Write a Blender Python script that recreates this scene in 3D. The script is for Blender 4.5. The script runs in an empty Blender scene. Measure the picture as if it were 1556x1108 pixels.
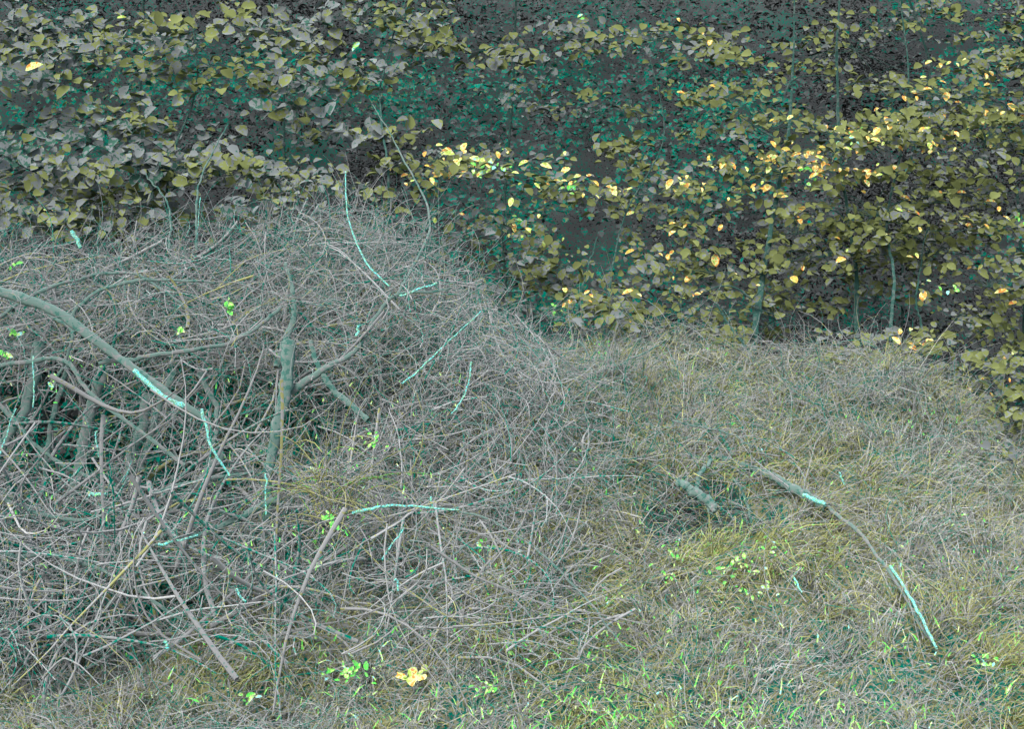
import bpy, math, numpy as np
rng=np.random.default_rng(7)
scene=bpy.context.scene
CZ=2.0; K=0.72/1556
def X(u,y): return (np.asarray(u,float)-778)*K*y
def Z(v,y): return CZ-(np.asarray(v,float)-554)*K*y
def P(u,v,y): return np.stack(np.broadcast_arrays(X(u,y),np.asarray(y,float),Z(v,y)),-1)
def lin(c):
    c=np.array(c,float)/255
    return np.where(c<=0.04045,c/12.92,((c+0.055)/1.055)**2.4)
def sm(a,b,x):
    t=np.clip((x-a)/(b-a),0,1); return t*t*(3-2*t)
_tab=rng.random((256,256))
def vn(x,y):
    xi=np.floor(x).astype(int); yi=np.floor(y).astype(int); fx=x-xi; fy=y-yi
    fx=fx*fx*(3-2*fx); fy=fy*fy*(3-2*fy)
    g=lambda i,j:_tab[i%256,j%256]
    return (g(xi,yi)*(1-fx)+g(xi+1,yi)*fx)*(1-fy)+(g(xi,yi+1)*(1-fx)+g(xi+1,yi+1)*fx)*fy
def fbm(x,y,o=4):
    s=0;a=.5
    for i in range(o): s=s+a*(vn(x+17*i,y+31*i)-.5); x=x*2.03;y=y*2.03;a*=.5
    return s
# ---------- terrain ----------------
cu=np.array([-1500,-300,250,420,520,650,850,1000,1150,1250,1350,1450,1556,1800,3000])
cv=np.array([800,800,780,700,620,560,540,540,570,562,580,635,700,800,850])
HOL=[]
def H(x,y):
    x=np.asarray(x,float);y=np.asarray(y,float)
    u=778+x/(K*10.5); c=Z(np.interp(u,cu,cv),10.5)
    s=np.clip((y-6.0)/4.5,0,1); s=0.35*s+0.65*s*s*(3-2*s)
    h=s*c
    back=sm(10.6,13,y); h=h*(1-back)+back*0.5
    hill=np.clip(y-15.5,0,None); h=h+np.minimum(hill*0.95,16+0.05*hill)
    near=sm(5,7,y)
    h=h+near*(fbm(x*0.9,y*0.9)*0.5+fbm(x*3.1+9,y*3.1,3)*0.34)
    for (hx,hy,wx,wy,d) in HOL: h=h-d*np.exp(-((x-hx)/wx)**2-((y-hy)/wy)**2)
    return h
def S(u,v):
    u=np.atleast_1d(np.asarray(u,float)); v=np.atleast_1d(np.asarray(v,float))
    y=np.full(u.shape,5.5); done=np.zeros(u.shape,bool)
    for i in range(400):
        hit=(Z(v,y)<=H(X(u,y),y)); done|=hit
        y=np.where(done,y,y+0.02)
    return P(u,v,y)
_h=[]
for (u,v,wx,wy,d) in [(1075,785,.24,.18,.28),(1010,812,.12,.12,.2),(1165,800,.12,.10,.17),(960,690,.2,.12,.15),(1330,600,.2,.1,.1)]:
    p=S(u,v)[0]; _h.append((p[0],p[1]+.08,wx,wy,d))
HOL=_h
# ---------- mesh helpers -----------
def mesh(name,verts,faces_flat,counts,mat,attrs=None,parent=None,smooth=False):
    me=bpy.data.meshes.new(name)
    n=len(verts); me.vertices.add(n); me.vertices.foreach_set('co',np.ascontiguousarray(verts,dtype=np.float32).ravel())
    me.loops.add(len(faces_flat)); me.loops.foreach_set('vertex_index',np.asarray(faces_flat,dtype=np.int32))
    me.polygons.add(len(counts)); st=np.concatenate([[0],np.cumsum(counts)[:-1]])
    me.polygons.foreach_set('loop_start',st.astype(np.int32))
    me.update(calc_edges=True); me.validate()
    if attrs:
        for k,a in attrs.items():
            at=me.attributes.new(k,'FLOAT','POINT'); at.data.foreach_set('value',np.asarray(a,dtype=np.float32))
    if smooth: me.polygons.foreach_set('use_smooth',np.ones(len(counts),bool))
    me.materials.append(mat)
    ob=bpy.data.objects.new(name,me); scene.collection.objects.link(ob)
    if parent: ob.parent=parent
    return ob
def empty(name):
    e=bpy.data.objects.new(name,None); scene.collection.objects.link(e); return e
def tubes(pts,rad,t,b,k=4):
    N,M,_=pts.shape
    T=np.gradient(pts,axis=1); T/=np.linalg.norm(T,axis=2,keepdims=True)+1e-9
    ref=rng.normal(size=(N,1,3)); A=np.cross(T,ref); A/=np.linalg.norm(A,axis=2,keepdims=True)+1e-9
    B=np.cross(T,A)
    an=np.arange(k)*2*math.pi/k
    V=pts[:,:,None,:]+rad[:,:,None,None]*(np.cos(an)[None,None,:,None]*A[:,:,None,:]+np.sin(an)[None,None,:,None]*B[:,:,None,:])
    idx=np.arange(N*M*k).reshape(N,M,k)
    a=idx[:,:-1,:];bb=np.roll(a,-1,2);c=np.roll(idx[:,1:,:],-1,2);d=idx[:,1:,:]
    F=np.stack([a,bb,c,d],-1).reshape(-1)
    return V.reshape(-1,3),F,np.full(len(F)//4,4),{'t':np.repeat(t,M*k),'b':np.repeat(b,M*k)}
def join(parts):
    V=[];F=[];C=[];A={};o=0
    for v,f,c,a in parts:
        V.append(v);F.append(f+o);C.append(c);o+=len(v)
        for k in a:A.setdefault(k,[]).append(a[k])
    return np.concatenate(V),np.concatenate(F),np.concatenate(C),{k:np.concatenate(q) for k,q in A.items()}
def leaves(c,nrm,size,t,b,wid=0.36):
    N=len(c); nrm=nrm/np.linalg.norm(nrm,axis=1,keepdims=True)
    r=rng.normal(size=(N,3)); a=np.cross(nrm,r); a/=np.linalg.norm(a,axis=1,keepdims=True); w=np.cross(nrm,a)
    tx=np.array([-.5,-.32,.02,.34,.56,.34,.02,-.32]); ty=np.array([0,.72,1,.66,0,-.66,-1,-.72])*wid
    fold=np.abs(ty)*0.35; bend=-(tx**2)*0.35
    wv=rng.uniform(.75,1.2,(N,1))
    V=c[:,None,:]+size[:,None,None]*(tx[None,:,None]*a[:,None,:]+(ty[None,:]*wv)[:,:,None]*w[:,None,:]+(fold+bend)[None,:,None]*nrm[:,None,:])
    base=np.arange(N)[:,None]*8
    f1=base+np.array([[0,1,2,3,4]]); f2=base+np.array([[0,4,5,6,7]])
    F=np.stack([f1,f2],1).reshape(-1)
    return V.reshape(-1,3),F,np.full(2*N,5),{'t':np.repeat(t,8),'b':np.repeat(b,8)}
def blades(base,dirn,L,W,t,b,droop=0.5):
    N=len(base); side=np.cross(dirn,rng.normal(size=(N,3))); side/=np.linalg.norm(side,axis=1,keepdims=True)
    L=L[:,None];W=W[:,None]; d=np.array([0,0,-1.0])
    hz=rng.normal(size=(N,3))*0.25
    p1=base+dirn*L*.5+hz*L*.3; p2=base+dirn*L*.9+d*L*droop*.5+hz*L
    V=np.stack([base-side*W,base+side*W,p1+side*W*.8,p1-side*W*.8,p2],1)
    i=np.arange(N)[:,None]*5
    F=np.concatenate([i+np.array([0,1,2,3]),i+np.array([3,2,4])],1).reshape(-1)
    return V.reshape(-1,3),F,np.tile([4,3],N),{'t':np.repeat(t,5),'b':np.repeat(b,5)}
# ---------- material ---------------
def mat(name,cols,scale=60,amp=1.6,rough=0.9,gain=1.0,scale2=0,amp2=0):
    m=bpy.data.materials.new(name); m.use_nodes=True; nt=m.node_tree; n=nt.nodes; n.clear()
    out=n.new('ShaderNodeOutputMaterial'); bs=n.new('ShaderNodeBsdfDiffuse')
    bs.inputs['Roughness'].default_value=rough
    tc=n.new('ShaderNodeTexCoord')
    at=n.new('ShaderNodeAttribute'); at.attribute_name='t'; last=at.outputs['Fac']
    for sc,am in ((scale,amp),(scale2,amp2)):
        if not am: continue
        nz=n.new('ShaderNodeTexNoise'); nz.inputs['Scale'].default_value=sc; nz.inputs['Detail'].default_value=2
        nt.links.new(tc.outputs['Object'],nz.inputs['Vector'])
        ma=n.new('ShaderNodeMath'); ma.operation='MULTIPLY_ADD'; ma.inputs[1].default_value=am; ma.inputs[2].default_value=-0.5*am
        nt.links.new(nz.outputs['Fac'],ma.inputs[0])
        ad=n.new('ShaderNodeMath'); ad.operation='ADD'; nt.links.new(ma.outputs[0],ad.inputs[0]); nt.links.new(last,ad.inputs[1]); last=ad.outputs[0]
    cr=n.new('ShaderNodeValToRGB'); cr.color_ramp.interpolation='CONSTANT'
    e=cr.color_ramp.elements
    while len(e)<len(cols): e.new(0.5)
    for i,(p,c) in enumerate(cols):
        e[i].position=p; l=np.clip(lin(c)*gain,0,0.97); e[i].color=(l[0],l[1],l[2],1)
    nt.links.new(last,cr.inputs[0])
    ab=n.new('ShaderNodeAttribute'); ab.attribute_name='b'
    vm=n.new('ShaderNodeVectorMath'); vm.operation='SCALE'
    nt.links.new(cr.outputs[0],vm.inputs[0]); nt.links.new(ab.outputs['Fac'],vm.inputs['Scale'])
    nt.links.new(vm.outputs[0],bs.inputs['Color']); nt.links.new(bs.outputs[0],out.inputs[0])
    return m
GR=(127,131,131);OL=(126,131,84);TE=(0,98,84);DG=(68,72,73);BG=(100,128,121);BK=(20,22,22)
m_ground=mat('soil_litter',[(0,DG),(.28,TE),(.5,(95,104,92)),(.62,(120,122,85)),(.8,GR)],45,1.8,gain=1.6)
m_forest=mat('forest_floor',[(0,BK),(.12,DG),(.58,TE),(.86,(84,92,76))],34,1.7,gain=1.75,scale2=.8,amp2=1.1)
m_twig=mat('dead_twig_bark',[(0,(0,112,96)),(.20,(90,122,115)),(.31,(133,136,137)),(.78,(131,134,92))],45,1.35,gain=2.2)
m_grass=mat('dry_grass',[(0,(50,110,92)),(.12,(130,132,132)),(.53,(129,132,88)),(.99,(110,170,90))],55,1.3,gain=2.45)
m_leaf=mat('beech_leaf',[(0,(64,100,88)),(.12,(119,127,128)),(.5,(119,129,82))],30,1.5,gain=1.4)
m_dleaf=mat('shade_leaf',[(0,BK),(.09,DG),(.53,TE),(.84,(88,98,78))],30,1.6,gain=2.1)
m_log=mat('pale_bark',[(0,(70,112,104)),(.35,(104,128,122)),(.62,GR),(.9,OL)],30,1.4,gain=1.7)
m_cyan=mat('highlight_bark',[(0,(100,130,122)),(.34,(80,235,215)),(.54,(170,250,235)),(.62,(90,240,120)),(.72,(100,132,120))],80,2.6,gain=2.2)  # cyan and pale steps paint bright highlights into the bark colour
m_green=mat('green_highlight_leaf',[(0,(90,140,80)),(.22,(70,235,70)),(.42,(130,255,95)),(.66,(200,255,130)),(.78,(110,240,190))],60,1.8,gain=2.8)  # bright greens: leaf colour with highlights painted in
m_gold=mat('gold_highlight_leaf',[(0,(140,135,70)),(.20,(235,105,60)),(.40,(252,195,85)),(.50,(254,250,125)),(.68,(130,245,80)),(.90,(120,128,70))],34,2.3,gain=3)  # lit leaf colours: sunlight painted in as gold, orange and green
# ---------- ground -----------------
xs=np.concatenate([np.linspace(-90,-9,28)[:-1],np.linspace(-9,9,300),np.linspace(9,90,28)[1:]])
ys=np.concatenate([np.linspace(-30,5,12)[:-1],np.linspace(5,20,260),np.linspace(20,140,60)[1:]])
gx,gy=np.meshgrid(xs,ys); gz=H(gx,gy)
V=np.stack([gx,gy,gz],-1).reshape(-1,3); nx=len(xs);ny=len(ys)
I=np.arange(nx*ny).reshape(ny,nx); F=np.stack([I[:-1,:-1],I[:-1,1:],I[1:,1:],I[1:,:-1]],-1).reshape(-1)
X_=gx.ravel();Y_=gy.ravel()
tt=np.full(len(X_),.6)+fbm(X_*.6,Y_*.6)*.5
tt=np.where((X_<-1.0)&(Y_>8),.34,tt)  # ground behind the brush tinted teal, painting the shade in its gaps
tt=np.where(Y_>11,.42-.08*sm(0,3,X_),tt)
for (hx,hy,wx,wy,d) in HOL[:3]: tt=np.where(((X_-hx)/wx)**2+((Y_-hy)/wy)**2<1.4,.22,tt)  # dark teal soil paints the shade inside the hollows
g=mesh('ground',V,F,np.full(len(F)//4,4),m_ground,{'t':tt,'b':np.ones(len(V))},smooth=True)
g.data.materials.append(m_forest)
cyc=((gy[:-1,:-1]+gy[1:,1:])/2>11.2).ravel().astype(np.int32); g.data.polygons.foreach_set('material_index',cyc)
# ---------- grass ------------------
N=225000
x=rng.uniform(-5.3,5.3,N); y=rng.uniform(5.8,11.6,N)
keep=~((x<X(450,9.5))&(y>8.6)&(rng.random(N)<.94))
keep&=np.abs(x)<y*.40+.3
for (hx,hy,wx,wy,d) in HOL[:3]: keep&=~((((x-hx)/wx)**2+((y-hy)/wy)**2<.8+fbm(x*9,y*9)*2)&(rng.random(N)<.80))
x=x[keep];y=y[keep];N=len(x)
tuf=rng.random(N)<.65; cell=.24; jx=np.floor(x/cell+vn(y*3,x*2)*.9);jy=np.floor(y/cell+vn(x*3,y*2)*.9)
hx_=vn(jx*7.3+.5,jy*5.1+.5);hy_=vn(jx*3.7+91,jy*9.2+13)
x=np.where(tuf,x*.42+.58*((jx+hx_-.4)*cell),x); y=np.where(tuf,y*.42+.58*((jy+hy_-.4)*cell),y)
base=np.stack([x,y,H(x,y)-.01],-1)
ang=fbm(x*1.3,y*1.3)*14+rng.normal(size=N)*0.75
lean=np.clip(0.6+fbm(x*2+40,y*2)*1.8,0.1,1.5)
d=np.stack([np.cos(ang)*lean,np.sin(ang)*lean-.35,np.full(N,.68)],-1)+rng.normal(size=(N,3))*.25; d/=np.linalg.norm(d,axis=1,keepdims=True)
uu=778+x/(K*y)
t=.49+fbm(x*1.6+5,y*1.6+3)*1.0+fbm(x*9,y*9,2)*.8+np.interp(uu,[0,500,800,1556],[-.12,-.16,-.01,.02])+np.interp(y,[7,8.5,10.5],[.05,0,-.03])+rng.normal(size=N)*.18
tb=rng.uniform(.60,1.2,N)*(1+fbm(x*4+3,y*4)*.7)
Lg=rng.uniform(.07,.27,N)*(1+fbm(x*2.5,y*2.5+8)*1.6)*np.where(rng.random(N)<.12,1.7,1)
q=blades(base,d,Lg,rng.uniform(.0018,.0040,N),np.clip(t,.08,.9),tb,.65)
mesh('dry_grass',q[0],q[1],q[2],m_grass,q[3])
def walks(start,dirn,L,M=8,curl=.25,sag=0.0):
    N=len(start); p=[start]; dd=dirn/np.linalg.norm(dirn,axis=1,keepdims=True); ax=rng.normal(size=(N,3))*curl
    st=(L/(M-1))[:,None]
    for i in range(M-1):
        dd=dd+np.cross(ax,dd)+rng.normal(size=(N,3))*curl*.45; dd[:,2]-=sag; dd/=np.linalg.norm(dd,axis=1,keepdims=True)
        p.append(p[-1]+dd*st)
    return np.stack(p,1)
def bank_stalks(N,Lr,rr,curl,sag,lift,umin=-4.5,bb=(.75,1.1)):
    x=rng.uniform(umin,4.5,N);y=rng.uniform(6.2,11.2,N)
    b0=np.stack([x,y,H(x,y)+rng.uniform(*lift,N)],-1)
    dr=np.stack([rng.normal(size=N),rng.normal(size=N)*.7,rng.uniform(0,.8,N)],-1)
    p=walks(b0,dr,rng.uniform(*Lr,N),7,curl,sag)
    r=np.linspace(1,.35,7)[None]*rng.uniform(*rr,N)[:,None]
    return tubes(p,r,np.clip(rng.normal(.45,.17,N),.1,.9),rng.uniform(*bb,N),3)
def local_sticks(u,v,su,sv,N,Lr,rr):
    c=S(rng.normal(u,su,N),rng.normal(v,sv,N))+np.array([0,-.1,.08])
    dr=np.stack([rng.normal(size=N),rng.normal(size=N)*.4,rng.normal(.1,.6,N)],-1)
    p=walks(c,dr,rng.uniform(*Lr,N),7,.12,.08); r=np.linspace(1,.35,7)[None]*rng.uniform(*rr,N)[:,None]
    return tubes(p,r,np.clip(rng.normal(.38,.17,N),.05,.9),rng.uniform(.6,1.0,N),4)
q=join([bank_stalks(11000,(.2,.65),(.0012,.003),.14,.10,(0,.14)),bank_stalks(220,(.3,.9),(.0022,.0045),.09,.13,(.04,.12),-.5,(.5,.85)),
 local_sticks(1040,715,90,40,420,(.12,.5),(.0015,.005)),local_sticks(900,680,120,60,300,(.2,.6),(.0015,.004)),local_sticks(1300,620,120,40,300,(.15,.5),(.0013,.0035))])
mesh('dry_stalks',q[0],q[1],q[2],m_twig,q[3])
# ---------- brush pile -------------
tu=np.array([-300,0,120,250,330,450,550,640,700,760,830,900]); tv=np.array([350,365,375,365,350,330,310,350,400,465,530,560])
def py_(v): return np.interp(v,[280,560,800,1050],[10.0,9.3,8.3,7.2])
def gap(u,v):
    n=fbm(u/75+4,v/55)
    h1=np.exp(-(((u-200)/290)**2+((v-645)/115)**2)**2)*.80
    h1=h1*(1-.75*np.exp(-((v-(470+u*.62))/34)**2))
    h2=np.exp(-(((u-600)/260)**2+((v-930)/90)**2))*.35
    h3=np.exp(-(((u-200)/240)**2+((v-930)/55)**2))*.6
    h4=np.exp(-(((u-520)/60)**2+((v-650)/60)**2))*.5
    return np.clip(h1+h2+h3+h4+n*1.6,0,.97)
def pile(N,Lr,rr,M,curl,spread=.4,hole=True,vmax=980,fr=.5,umax=880,bb=(.7,1.15),pw=1.,umin=-260):
    u=rng.uniform(umin,umax,N*3); top=np.interp(u,tu,tv); v=top+(vmax-top)*rng.random(len(u))**.85
    u=u[:N] if not hole else u;v=v[:len(u)];n_=len(u)
    off=rng.normal(size=n_)*spread; yy=py_(v)+off
    s=P(u,v,yy)
    a=np.where(rng.random(n_)<.55,rng.normal(fr,.5,n_),rng.uniform(0,6.28,n_))
    d=np.stack([np.cos(a),rng.normal(size=n_)*.5,np.sin(a)],-1)
    L=rng.uniform(*Lr,n_); d/=np.linalg.norm(d,axis=1,keepdims=True)
    p=walks(s-d*L[:,None]*.5,d,L,M,curl,.02)
    uu=778+p[...,0]/(K*p[...,1]); vv=554-(p[...,2]-CZ)/(K*p[...,1])
    ok=((vv-np.interp(uu,tu,tv)).min(1)>-rng.exponential(26,n_))
    if hole: ok&=rng.random(n_)>gap(uu,vv).mean(1)*pw
    p=p[ok][:N]; off=off[ok][:N]; n_=len(p)
    r=np.linspace(1,.3,M)[None]*rng.uniform(*rr,n_)[:,None]
    tb=np.clip(rng.normal(.48,.17,n_)-.32*sm(.1,.8,off),.02,.9)  # deeper twigs turn teal: shade inside the pile put into bark colour
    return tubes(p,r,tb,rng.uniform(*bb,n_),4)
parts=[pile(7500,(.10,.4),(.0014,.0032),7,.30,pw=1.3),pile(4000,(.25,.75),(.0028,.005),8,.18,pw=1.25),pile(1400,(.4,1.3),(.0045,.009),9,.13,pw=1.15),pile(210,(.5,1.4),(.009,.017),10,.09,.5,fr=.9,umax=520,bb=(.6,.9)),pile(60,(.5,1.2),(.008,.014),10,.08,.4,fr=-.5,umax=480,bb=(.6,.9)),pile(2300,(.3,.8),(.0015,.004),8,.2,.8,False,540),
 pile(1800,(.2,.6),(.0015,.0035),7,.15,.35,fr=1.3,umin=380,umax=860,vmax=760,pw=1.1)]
n_=900;u=rng.uniform(-100,860,n_);v=np.interp(u,tu,tv)+rng.uniform(-5,70,n_)
a=rng.normal(1.1,.6,n_); d=np.stack([np.cos(a),rng.normal(size=n_)*.3,np.sin(a)],-1)
p=walks(P(u,v,9.8+rng.normal(size=n_)*.3),d,rng.uniform(.15,.55,n_),8,.16,.03)
parts.append(tubes(p,np.linspace(.0032,.001,8)[None]*np.ones((n_,1)),np.clip(rng.normal(.4,.17,n_),.05,.9),rng.uniform(.6,1,n_),3))
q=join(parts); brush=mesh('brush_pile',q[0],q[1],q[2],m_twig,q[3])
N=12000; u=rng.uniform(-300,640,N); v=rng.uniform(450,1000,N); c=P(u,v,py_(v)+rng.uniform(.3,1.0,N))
q=leaves(c,rng.normal(size=(N,3))+np.array([0,-.8,.6]),rng.uniform(.04,.10,N),np.clip(.64+fbm(u/90,v/90)*1.2+rng.normal(size=N)*.15,.05,.97),rng.uniform(1.2,1.9,N)); mesh('gap_shade_leaves',q[0],q[1],q[2],m_dleaf,q[3])  # teal leaves hung behind the pile, painting shade into its gaps
# ---------- individual branches ----
def spline(ctrl,M):
    c=np.array(ctrl,float); n=len(c); ts=np.linspace(0,n-1,M); out=[]
    cp=np.vstack([2*c[0]-c[1],c,2*c[-1]-c[-2]])
    for t in ts:
        i=min(int(t),n-2); f=t-i; a,b,cc,d=cp[i:i+4]
        out.append(.5*((2*b)+(-a+cc)*f+(2*a-5*b+4*cc-d)*f*f+(-a+3*b-3*cc+d)*f**3))
    return np.array(out)
def branch(name,uvy,r0,r1,m,parent=None,M=40,wob=.014,t=.5,k=8,b=1.0,dy=0):
    pts=spline([P(a[0],a[1],a[2]+dy) for a in uvy],M); pts=pts+np.cumsum(rng.normal(size=pts.shape)*wob*.25,0)
    r=np.linspace(r0,r1,M)*(1+.10*rng.normal(size=M))
    q=tubes(pts[None],r[None],np.array([t]),np.array([b]),k)
    return mesh(name,q[0],q[1],q[2],m,q[3],parent,smooth=True)
fb=[
 ([(-60,430,8.6),(60,465,8.5),(150,530,8.4),(230,590,8.3),(310,655,8.3)],.034,.018,.5),
 ([(440,520,8.7),(430,600,8.6),(408,700,8.5),(405,780,8.4),(398,880,8.3)],.040,.016,.4),
 ([(225,600,9.2),(205,690,9.1),(185,760,9.0)],.035,.028,.5),
 ([(160,560,9.3),(125,660,9.2),(95,770,9.0)],.04,.03,.55),
 ([(60,520,9.2),(40,620,9.1),(-10,700,9.0)],.035,.028,.5),
 ([(265,560,9.3),(240,640,9.2),(215,720,9.1)],.022,.02,.5),
 ([(110,540,9.3),(75,640,9.2),(60,740,9.1)],.018,.014,.5),
 ([(340,690,8.9),(300,745,8.8),(240,800,8.7)],.03,.02,.5),
 ([(420,760,8.3),(340,800,8.2),(240,832,8.1)],.022,.011,.4),
 ([(150,552,8.5),(240,543,8.5),(350,520,8.6),(430,470,8.7)],.014,.010,.6),
 ([(430,600,8.7),(490,560,8.7),(540,530,8.8),(600,450,8.9),(690,430,8.9)],.022,.006,.5),
 ([(110,480,8.9),(160,440,8.9),(240,425,9.0),(330,430,9)],.014,.007,.5),
 ([(0,840,8),(90,850,8),(190,880,7.9),(300,960,7.8)],.012,.008,.5),
 ([(420,560,9),(450,470,9.2),(440,400,9.4)],.024,.010,.45),
 ([(1090,695,9.1),(1160,720,8.9),(1258,770,8.55)],.018,.030,.45),
 ([(1255,768,8.55),(1330,840,8.1),(1430,990,7.45)],.012,.006,.6),
 ([(660,770,8.0),(760,795,7.9),(860,860,7.6),(960,980,7.2)],.007,.004,.5),
 ([(1030,735,8.6),(1060,750,8.5),(1084,768,8.45)],.022,.030,.45),
 ([(1080,700,8.9),(1062,725,8.7),(1058,750,8.6)],.012,.014,.4),
 ([(1115,725,8.8),(1135,760,8.7),(1140,800,8.6)],.010,.006,.3),
 ([(0,760,8.5),(120,790,8.4),(260,740,8.5),(380,720,8.6)],.012,.009,.5),
 ([(600,455,9),(650,330,9.5),(600,220,10),(560,150,10.2)],.009,.003,.5),
 ([(690,640,8.8),(760,660,8.7),(820,760,8.3)],.01,.006,.5),
 ([(300,380,9.4),(305,280,9.6),(345,190,9.8)],.008,.004,.4),
 ([(255,380,9.4),(250,310,9.6),(215,260,9.7)],.007,.004,.4),
 ([(-20,560,8.7),(90,540,8.7),(140,600,8.6),(270,700,8.5)],.014,.01,.55),
 ([(560,640,8.6),(500,590,8.7),(470,520,8.8)],.02,.014,.45),
 ([(1020,640,9.3),(1100,655,9.2),(1180,700,8.9)],.007,.004,.5),
 ([(880,520,10),(920,560,9.8),(1010,520,9.9)],.008,.005,.5),
 ([(700,560,9.2),(640,640,9.0),(620,720,8.8)],.012,.008,.5),
 ([(560,960,7.9),(640,880,8.0),(720,830,8.1)],.008,.005,.5),
 ([(300,560,9.2),(330,640,9.1),(310,760,8.9)],.018,.012,.5),
 ([(-10,600,9),(60,680,8.9),(150,730,8.8)],.014,.01,.5),
 ([(-30,500,8.9),(80,430,9.1),(200,410,9.2),(290,470,9.1)],.012,.007,.5),
 ([(20,450,8.9),(110,500,8.8),(90,590,8.7)],.012,.008,.5),
]
for pts,r0,r1,t in fb: branch('fallen_branch',pts,r0,r1,m_log,t=t,b=.95,dy=-.4 if pts[0][0]<600 else -.2)
hb=[([(110,352,9.2),(124,378,9.2)],.013,.011),
 ([(202,562,8.2),(240,598,8.15),(275,618,8.15)],.012,.016),
 ([(305,622,8.2),(318,675,8.1),(346,720,8.1)],.008,.006),
 ([(535,782,8.0),(590,774,7.95),(700,779,7.9)],.010,.004),
 ([(610,583,8.6),(660,540,8.6),(728,476,8.6)],.006,.004),
 ([(525,260,9.6),(530,330,9.5),(556,395,9.4),(592,432,9.3)],.004,.006),
 ([(606,450,8.9),(630,441,8.9),(660,434,8.9)],.007,.005),
 ([(1352,862,8.0),(1385,910,7.75),(1422,985,7.4)],.009,.007),
 ([(1222,752,8.5),(1256,766,8.42)],.012,.012),
 ([(716,550,8.6),(705,600,8.6),(682,634,8.5)],.005,.004),
 ([(240,828,8.0),(300,818,8.0)],.008,.005),
 ([(136,750,8.6),(160,753,8.6)],.010,.009),
 ([(52,540,8.6),(48,620,8.6)],.005,.004),
 ([(545,494,8.7),(545,512,8.7)],.009,.007),
 ([(404,720,8.3),(405,780,8.2)],.005,.004),
 ([(580,850,7.8),(598,828,7.8),(612,806,7.8)],.005,.003),
 ([(305,300,9.7),(304,380,9.7)],.003,.003),
 ([(0,690,8.6),(22,620,8.6)],.005,.004),
 ([(148,655,8.8),(150,700,8.8)],.005,.004),([(200,700,8.8),(190,735,8.8)],.004,.004),
 ([(655,755,8.2),(658,768,8.2)],.006,.005),([(1205,878,7.6),(1218,900,7.5)],.005,.003),([(1275,718,8.3),(1280,735,8.3)],.005,.004),
 ([(600,880,7.6),(602,905,7.6)],.006,.004),([(360,895,7.7),(376,912,7.7)],.008,.005),([(250,975,7.4),(258,993,7.4)],.008,.006)]
for pts,r0,r1 in hb:
    branch('highlight_stick',pts,r0,r1,m_cyan,M=20,t=.5,k=6,wob=.010,dy=-.55 if pts[0][0]<760 else -.26)  # sticks bright by colour alone, painted highlights on the branches
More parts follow.
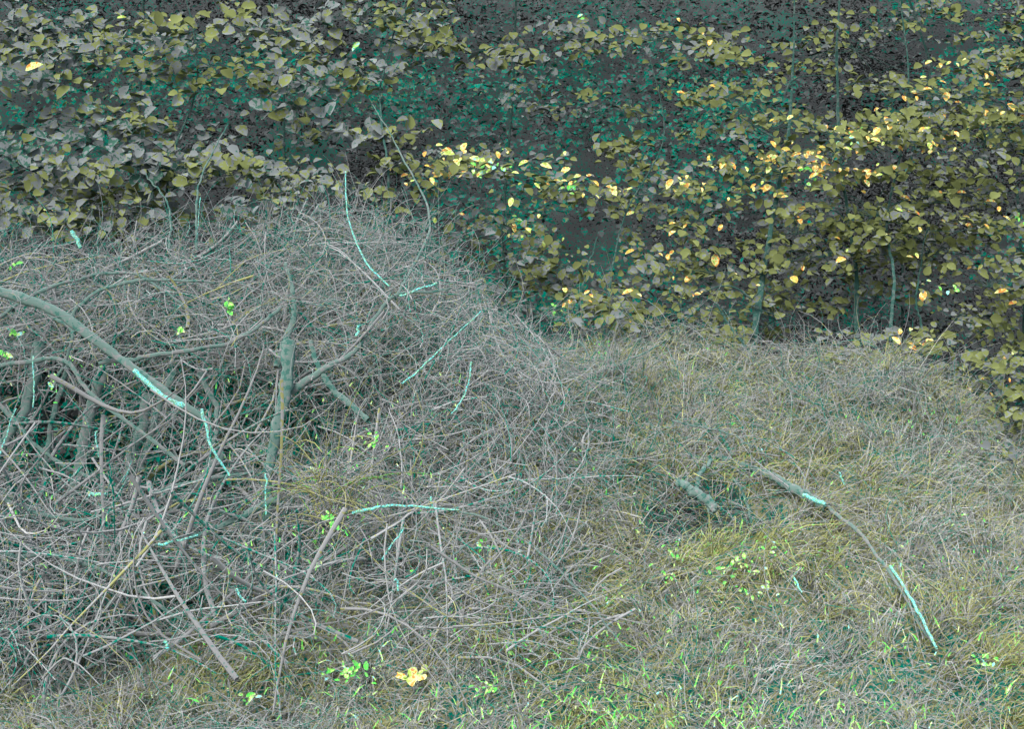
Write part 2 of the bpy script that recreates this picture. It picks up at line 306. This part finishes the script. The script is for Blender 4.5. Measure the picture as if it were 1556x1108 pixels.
# ---------- leaf sprays ------------
up=lambda n:np.stack([rng.normal(size=n)*.4,-.65+rng.normal(size=n)*.4,.75+rng.normal(size=n)*.3],-1)
sprays=[
(1450,145,95,26,110,12.2,.68,22,.16),(1300,215,95,22,95,12,.68,22,.22),(1190,258,80,18,80,12,.68,22,.3),(1110,150,45,18,30,12.5,.66,22,.1),
(1370,190,60,20,50,12,.66,22,.12),(1500,210,60,35,90,11.8,.64,24,.02),(1330,320,110,35,110,12,.64,23,.06),(1210,350,50,30,45,12,.66,22,.12),(1250,385,80,20,60,12,.64,22,.08),
(1420,380,90,30,90,12.3,.62,23,.02),(1500,430,60,22,50,11.6,.64,24,.05),(1180,480,70,45,90,12,.60,23,0),(1080,410,50,25,45,12,.64,22,.13),(1010,390,40,30,35,12,.62,22,.14),
(960,250,40,20,35,12.5,.60,23,0),(1000,290,60,10,25,12,.66,22,.2),(990,55,60,14,40,12.5,.6,26,.06),(860,285,55,14,40,11.5,.58,24,.12),(720,255,80,14,60,11,.6,25,.16),(660,240,40,14,25,11,.6,25,.15),
(770,338,40,14,28,11.5,.6,24,.14),(840,400,70,20,55,11.5,.5,24,0),(920,470,30,26,35,11,.48,28,.02),(900,445,24,10,12,11,.62,22,.25),(1400,530,55,20,45,10.8,.62,24,.05),(1480,565,60,22,70,10.6,.6,24,.02),(1525,650,35,45,80,10,.56,26,.01),
(1520,340,40,20,45,11.8,.62,24,.1),(1540,90,30,30,35,12,.6,24,0),(1300,70,110,45,75,13.3,.6,20,0),(1440,290,90,25,80,12.8,.6,22,.02),(1180,190,90,20,40,13,.58,22,0),(1240,540,50,20,30,10.8,.6,22,0),
(1450,480,70,25,50,12,.6,22,0),(1060,330,90,30,30,12.6,.58,22,0),(1330,450,80,30,35,12.8,.56,22,0),(1110,80,80,30,35,13.2,.55,22,0),(900,200,70,30,22,13.2,.5,20,0),
(1450,30,90,25,40,13,.55,20,0),(820,120,90,30,20,13.2,.42,22,0),(760,440,60,25,25,11.5,.42,24,0),(1060,490,60,25,30,11.3,.5,24,0),
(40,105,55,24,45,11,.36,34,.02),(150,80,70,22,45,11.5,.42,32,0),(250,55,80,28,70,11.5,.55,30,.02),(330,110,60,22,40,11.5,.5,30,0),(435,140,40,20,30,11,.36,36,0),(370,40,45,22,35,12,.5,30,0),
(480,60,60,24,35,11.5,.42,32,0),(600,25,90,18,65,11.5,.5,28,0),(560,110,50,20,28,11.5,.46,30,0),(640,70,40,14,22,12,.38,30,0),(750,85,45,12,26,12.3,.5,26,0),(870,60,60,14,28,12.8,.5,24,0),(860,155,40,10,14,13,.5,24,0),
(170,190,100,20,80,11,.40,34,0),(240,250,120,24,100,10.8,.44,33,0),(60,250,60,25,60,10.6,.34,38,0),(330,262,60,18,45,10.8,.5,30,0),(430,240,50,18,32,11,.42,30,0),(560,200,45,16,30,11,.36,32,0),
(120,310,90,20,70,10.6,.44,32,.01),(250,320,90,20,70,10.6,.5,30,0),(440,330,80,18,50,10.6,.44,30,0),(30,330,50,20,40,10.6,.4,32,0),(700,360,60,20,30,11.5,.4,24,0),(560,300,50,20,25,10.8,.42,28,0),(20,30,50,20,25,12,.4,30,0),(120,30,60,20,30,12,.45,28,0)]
L=[];Gd=[]; stems=[]
for (u,v,su,sv,n,yy,t,sp,br) in sprays:
    lf=u<700
    n=int(n*(2.7 if lf else 3.3))
    nt_=max(4,n//11); cu_=rng.normal(u,su*.95,nt_); cv_=rng.normal(v,sv*.95,nt_)+np.abs(cu_-u)*.08
    ci=rng.integers(0,nt_,n); bc=np.clip(rng.normal(1,.8,nt_),0,3)[ci]
    lu=cu_[ci]+rng.normal(size=n)*sp*.85; lv=cv_[ci]+rng.normal(size=n)*sp*.30
    ly=yy+rng.normal(size=nt_)[ci]*.35+rng.normal(size=n)*.12
    c=P(lu,lv,ly); s=sp*K*yy*rng.uniform(.28,.78,n)
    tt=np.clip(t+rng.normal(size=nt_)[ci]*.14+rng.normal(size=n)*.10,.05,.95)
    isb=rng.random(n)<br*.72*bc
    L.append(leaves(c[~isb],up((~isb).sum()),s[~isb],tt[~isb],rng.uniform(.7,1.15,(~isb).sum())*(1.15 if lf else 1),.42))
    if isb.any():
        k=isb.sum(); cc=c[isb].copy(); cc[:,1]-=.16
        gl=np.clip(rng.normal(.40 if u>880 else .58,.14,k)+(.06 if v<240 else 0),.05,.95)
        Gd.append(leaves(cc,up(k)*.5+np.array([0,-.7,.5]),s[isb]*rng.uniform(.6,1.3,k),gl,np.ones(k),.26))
    st=P(np.full(nt_,u),np.full(nt_,v+6.),np.full(nt_,yy)); en=P(cu_,cv_+4,np.full(nt_,yy))
    f=np.linspace(0,1,6)[None,:,None]; pp=st[:,None]*(1-f)+en[:,None]*f; pp[...,2]+=np.sin(f[...,0]*3.14)*.05
    stems.append(tubes(pp,np.linspace(.0035,.0015,6)[None].repeat(nt_,0),np.full(nt_,.35),np.full(nt_,.5),3))
trees=[([(1140,560,11.2),(1143,480,11.3),(1160,360,11.9),(1190,170,12.4),(1200,-60,12.8)],.034,.006),
 ([(1302,520,12),(1300,400,12.2),(1280,280,12.4),(1272,120,12.6),(1282,-60,12.8)],.020,.008),
 ([(1355,520,11),(1360,430,11.4),(1352,330,12),(1385,160,12.4),(1365,-50,12.6)],.015,.006),
 ([(1400,500,11.6),(1396,440,11.7),(1410,330,12.1)],.009,.005),
 ([(930,520,11),(925,450,11.2),(950,330,11.8),(1010,210,12.3),(990,90,12.5)],.009,.004),
 ([(1150,545,10.8),(1110,500,11),(1085,455,11.2)],.014,.006),
 ([(255,350,10.4),(258,250,11.0),(300,120,11.8),(280,-40,12.2)],.011,.005),
 ([(590,250,10.4),(580,150,11.2),(600,60,11.8),(640,-40,12.2)],.009,.004),
 ([(1005,545,10.6),(1000,515,10.7),(970,490,10.9)],.016,.009),
 ([(870,500,10.8),(880,430,11),(905,360,11.4)],.009,.004)]
for i,(pts,r0,r1) in enumerate(trees):
    e=empty('beech_sapling')
    f=P(*pts[0]); gzv=float(H(f[0],f[1]))
    branch('trunk',pts,r0,r1,m_log,parent=e,t=.28,b=.55)
    for j in range(5):
        a=pts[min(len(pts)-2,1+j%max(1,len(pts)-2))]; bb_=pts[min(len(pts)-1,2+j%max(1,len(pts)-2))]
        w=rng.random(); s0=[a[k]*(1-w)+bb_[k]*w for k in range(3)]; sg=rng.choice([-1,1])
        branch('limb_%d'%j,[s0,(s0[0]+sg*rng.uniform(20,45),s0[1]-rng.uniform(5,30),s0[2]),(s0[0]+sg*rng.uniform(60,110),s0[1]-rng.uniform(-10,50),s0[2]-.1)],r0*.3,.002,m_log,parent=e,M=12,k=5,t=.3,b=.5)
    if f[2]>gzv:
        q=tubes(np.array([[f,[f[0]+.01,f[1],(f[2]+gzv)/2],[f[0],f[1],gzv-.1]]]),np.array([[r0,r0*1.05,r0*1.3]]),np.array([.28]),np.array([.5]),8)
        mesh('trunk_foot',q[0],q[1],q[2],m_log,q[3],e)
fol=empty('beech_foliage')
q=join(L); mesh('leaves',q[0],q[1],q[2],m_leaf,q[3],fol)
q=join(Gd); mesh('sunlit_leaves',q[0],q[1],q[2],m_gold,q[3],fol)  # sunlit look is painted into the leaf colour
q=join(stems); mesh('twigs',q[0],q[1],q[2],m_log,q[3],fol)
# ---------- dark undergrowth -------
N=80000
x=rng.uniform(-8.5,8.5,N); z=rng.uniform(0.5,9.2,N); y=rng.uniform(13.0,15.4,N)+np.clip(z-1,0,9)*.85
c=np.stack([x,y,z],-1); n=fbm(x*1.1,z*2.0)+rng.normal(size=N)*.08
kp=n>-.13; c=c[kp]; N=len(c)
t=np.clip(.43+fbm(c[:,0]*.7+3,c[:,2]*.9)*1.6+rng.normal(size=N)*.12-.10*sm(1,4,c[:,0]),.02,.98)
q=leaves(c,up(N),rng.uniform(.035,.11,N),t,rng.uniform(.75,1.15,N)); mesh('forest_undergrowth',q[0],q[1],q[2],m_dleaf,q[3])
pp=[]
for i in range(5):
    xx=rng.uniform(-8,8); yy=rng.uniform(15,17.5); zz=float(H(xx,yy))-.2
    a=np.array([[xx+rng.normal()*.05*j,yy,zz+j*1.5] for j in range(7)]); pp.append(a)
q=tubes(np.array(pp),np.linspace(.018,.008,7)[None].repeat(5,0),np.full(5,.3),np.full(5,.3),6); mesh('distant_trees',q[0],q[1],q[2],m_log,q[3])
# ---------- green shoots, herbs and painted highlight flecks --
gp=[(740,836,10,8,8,14),(782,834,8,8,6,14),(1020,843,9,6,7,14),(1125,872,26,9,12,14),(1095,880,10,9,4,13),(1135,910,30,8,11,12),(1160,845,18,7,8,10),(540,1028,22,9,18,17),(400,1070,10,7,7,15),(80,1062,14,7,9,15),(565,668,8,10,9,15),
(500,788,12,8,9,14),(530,865,12,10,9,14),(490,825,8,10,6,12),(738,1050,14,8,9,14),(915,540,10,6,6,10),(840,485,8,8,5,13),(860,522,14,5,7,9),(1010,880,10,10,5,10),(1480,1010,12,8,8,13),(1265,1082,6,5,4,12),(25,508,6,5,4,20),(272,500,5,4,3,18),(348,468,4,7,5,20),(22,402,5,4,3,16),(10,540,10,6,5,20),(80,590,7,12,7,14),(195,1000,5,5,3,14),(1150,655,30,10,3,8),(1390,545,20,8,6,10)]
Q=[]
for (u,v,su,sv,n,sp) in gp:
    n=int(n*1.4)
    uu=rng.normal(u,su,n);vv=rng.normal(v,sv,n)
    if u<600 and v<800: c=P(uu,vv,np.full(n,float(py_(v))-1.0))
    else: c=S(uu,vv); c=c+np.array([0,-.22,.07])
    s=sp*K*c[:,1]*rng.uniform(.3,.85,n)
    Q.append(leaves(c,up(n)+rng.normal(size=(n,3))*.3+np.array([0,-.5,0]),s,np.clip(rng.normal(.42,.2,n),.05,.95),np.ones(n),.28))
for (u,v,su,sv,n,sp,yy) in [(735,255,14,9,14,16,10.8),(868,282,8,6,8,14,11.2),(1290,208,12,6,8,13,11.7),(1235,262,12,6,6,12,11.7),(790,335,6,4,4,14,11.2),(1550,338,6,4,3,14,11.5),(1440,438,16,6,6,13,11.4),(880,25,3,3,2,14,12),(540,72,2,4,2,16,11)]:
    Q.append(leaves(P(rng.normal(u,su,n),rng.normal(v,sv,n),np.full(n,yy)),up(n)+np.array([0,-.6,0]),sp*K*yy*rng.uniform(.4,.9,n),np.clip(rng.normal(.5,.2,n),.05,.95),np.ones(n),.3))
q=join(Q); mesh('herbs_and_highlights',q[0],q[1],q[2],m_green,q[3])  # herbs, plus bright leaves painted as highlights in brush and foliage
c=S(rng.normal(630,12,14),rng.normal(1035,5,14))+np.array([0,-.2,.06])
q=leaves(c,up(14),rng.uniform(.03,.06,14),np.full(14,.62),np.ones(14),.4); mesh('yellow_leaves',q[0],q[1],q[2],m_gold,q[3])
bu=np.concatenate([rng.normal(850,100,130),rng.uniform(0,1556,420),rng.normal(960,220,130),rng.normal(530,40,70),rng.normal(1250,150,50),rng.uniform(850,1150,70),rng.uniform(0,1500,800)])
bv=np.concatenate([rng.normal(1010,45,130),rng.uniform(860,1108,420),rng.normal(1080,20,130),rng.normal(740,70,70),rng.normal(1080,20,50),rng.uniform(1050,1110,70),rng.uniform(540,1000,800)])
c=S(bu,np.clip(bv,400,1105)); N=len(c); c+=np.array([0,-.28,.04])
far=(bu<700)&(bv<880); c[far]=P(bu[far],bv[far],py_(bv[far])-.85)
d=np.stack([rng.normal(size=N)*.7,rng.normal(size=N)*.15,np.ones(N)],-1); d/=np.linalg.norm(d,axis=1,keepdims=True)
sz=np.where(bv>950,1,.5)
q=blades(c,d,rng.uniform(.02,.09,N)*sz,rng.uniform(.0024,.005,N),np.clip(rng.normal(.42,.15,N),.05,.9),np.ones(N),.4)
mesh('grass_and_highlight_blades',q[0],q[1],q[2],m_green,q[3])  # fresh blades, plus flecks painted as green highlights on bank and brush
N=110; s0=P(rng.normal(500,20,N),rng.normal(765,30,N),np.full(N,7.6)); dd=np.stack([rng.normal(size=N)*.8,rng.normal(size=N)*.4,np.ones(N)],-1)
p=walks(s0,dd,rng.uniform(.25,.65,N),8,.08,.2); q=tubes(p,np.linspace(.004,.0012,8)[None]*np.ones((N,1)),np.clip(rng.normal(.55,.25,N),.2,1),np.full(N,.8),3)
mesh('grass_tuft',q[0],q[1],q[2],m_grass,q[3])
# ---------- light ------------------
w=bpy.data.worlds.new('World'); scene.world=w; w.use_nodes=True; nt=w.node_tree
sky=nt.nodes.new('ShaderNodeTexSky'); sky.sky_type='NISHITA'; sky.sun_disc=False
el,rot=math.radians(44),math.radians(200)
sky.sun_elevation=el; sky.sun_rotation=rot; sky.dust_density=3; sky.air_density=.8
bg=nt.nodes['Background']; nt.links.new(sky.outputs[0],bg.inputs[0]); bg.inputs[1].default_value=.15
sl=bpy.data.lights.new('sun','SUN'); sl.energy=2.3; sl.angle=math.radians(18); sl.color=(1,.96,.92)
so=bpy.data.objects.new('sun',sl); scene.collection.objects.link(so)
from mathutils import Vector
dv=Vector((math.sin(rot)*math.cos(el),math.cos(rot)*math.cos(el),math.sin(el)))
so.rotation_euler=dv.to_track_quat('Z','Y').to_euler()
# ---------- camera -----------------
cd=bpy.data.cameras.new('camera'); cam=bpy.data.objects.new('camera',cd); scene.collection.objects.link(cam)
cam.location=(0,0,CZ); cam.rotation_euler=(math.radians(90),0,0); cd.lens=50; cd.clip_end=500; scene.camera=cam
scene.view_settings.view_transform='Standard'; scene.view_settings.look='None'
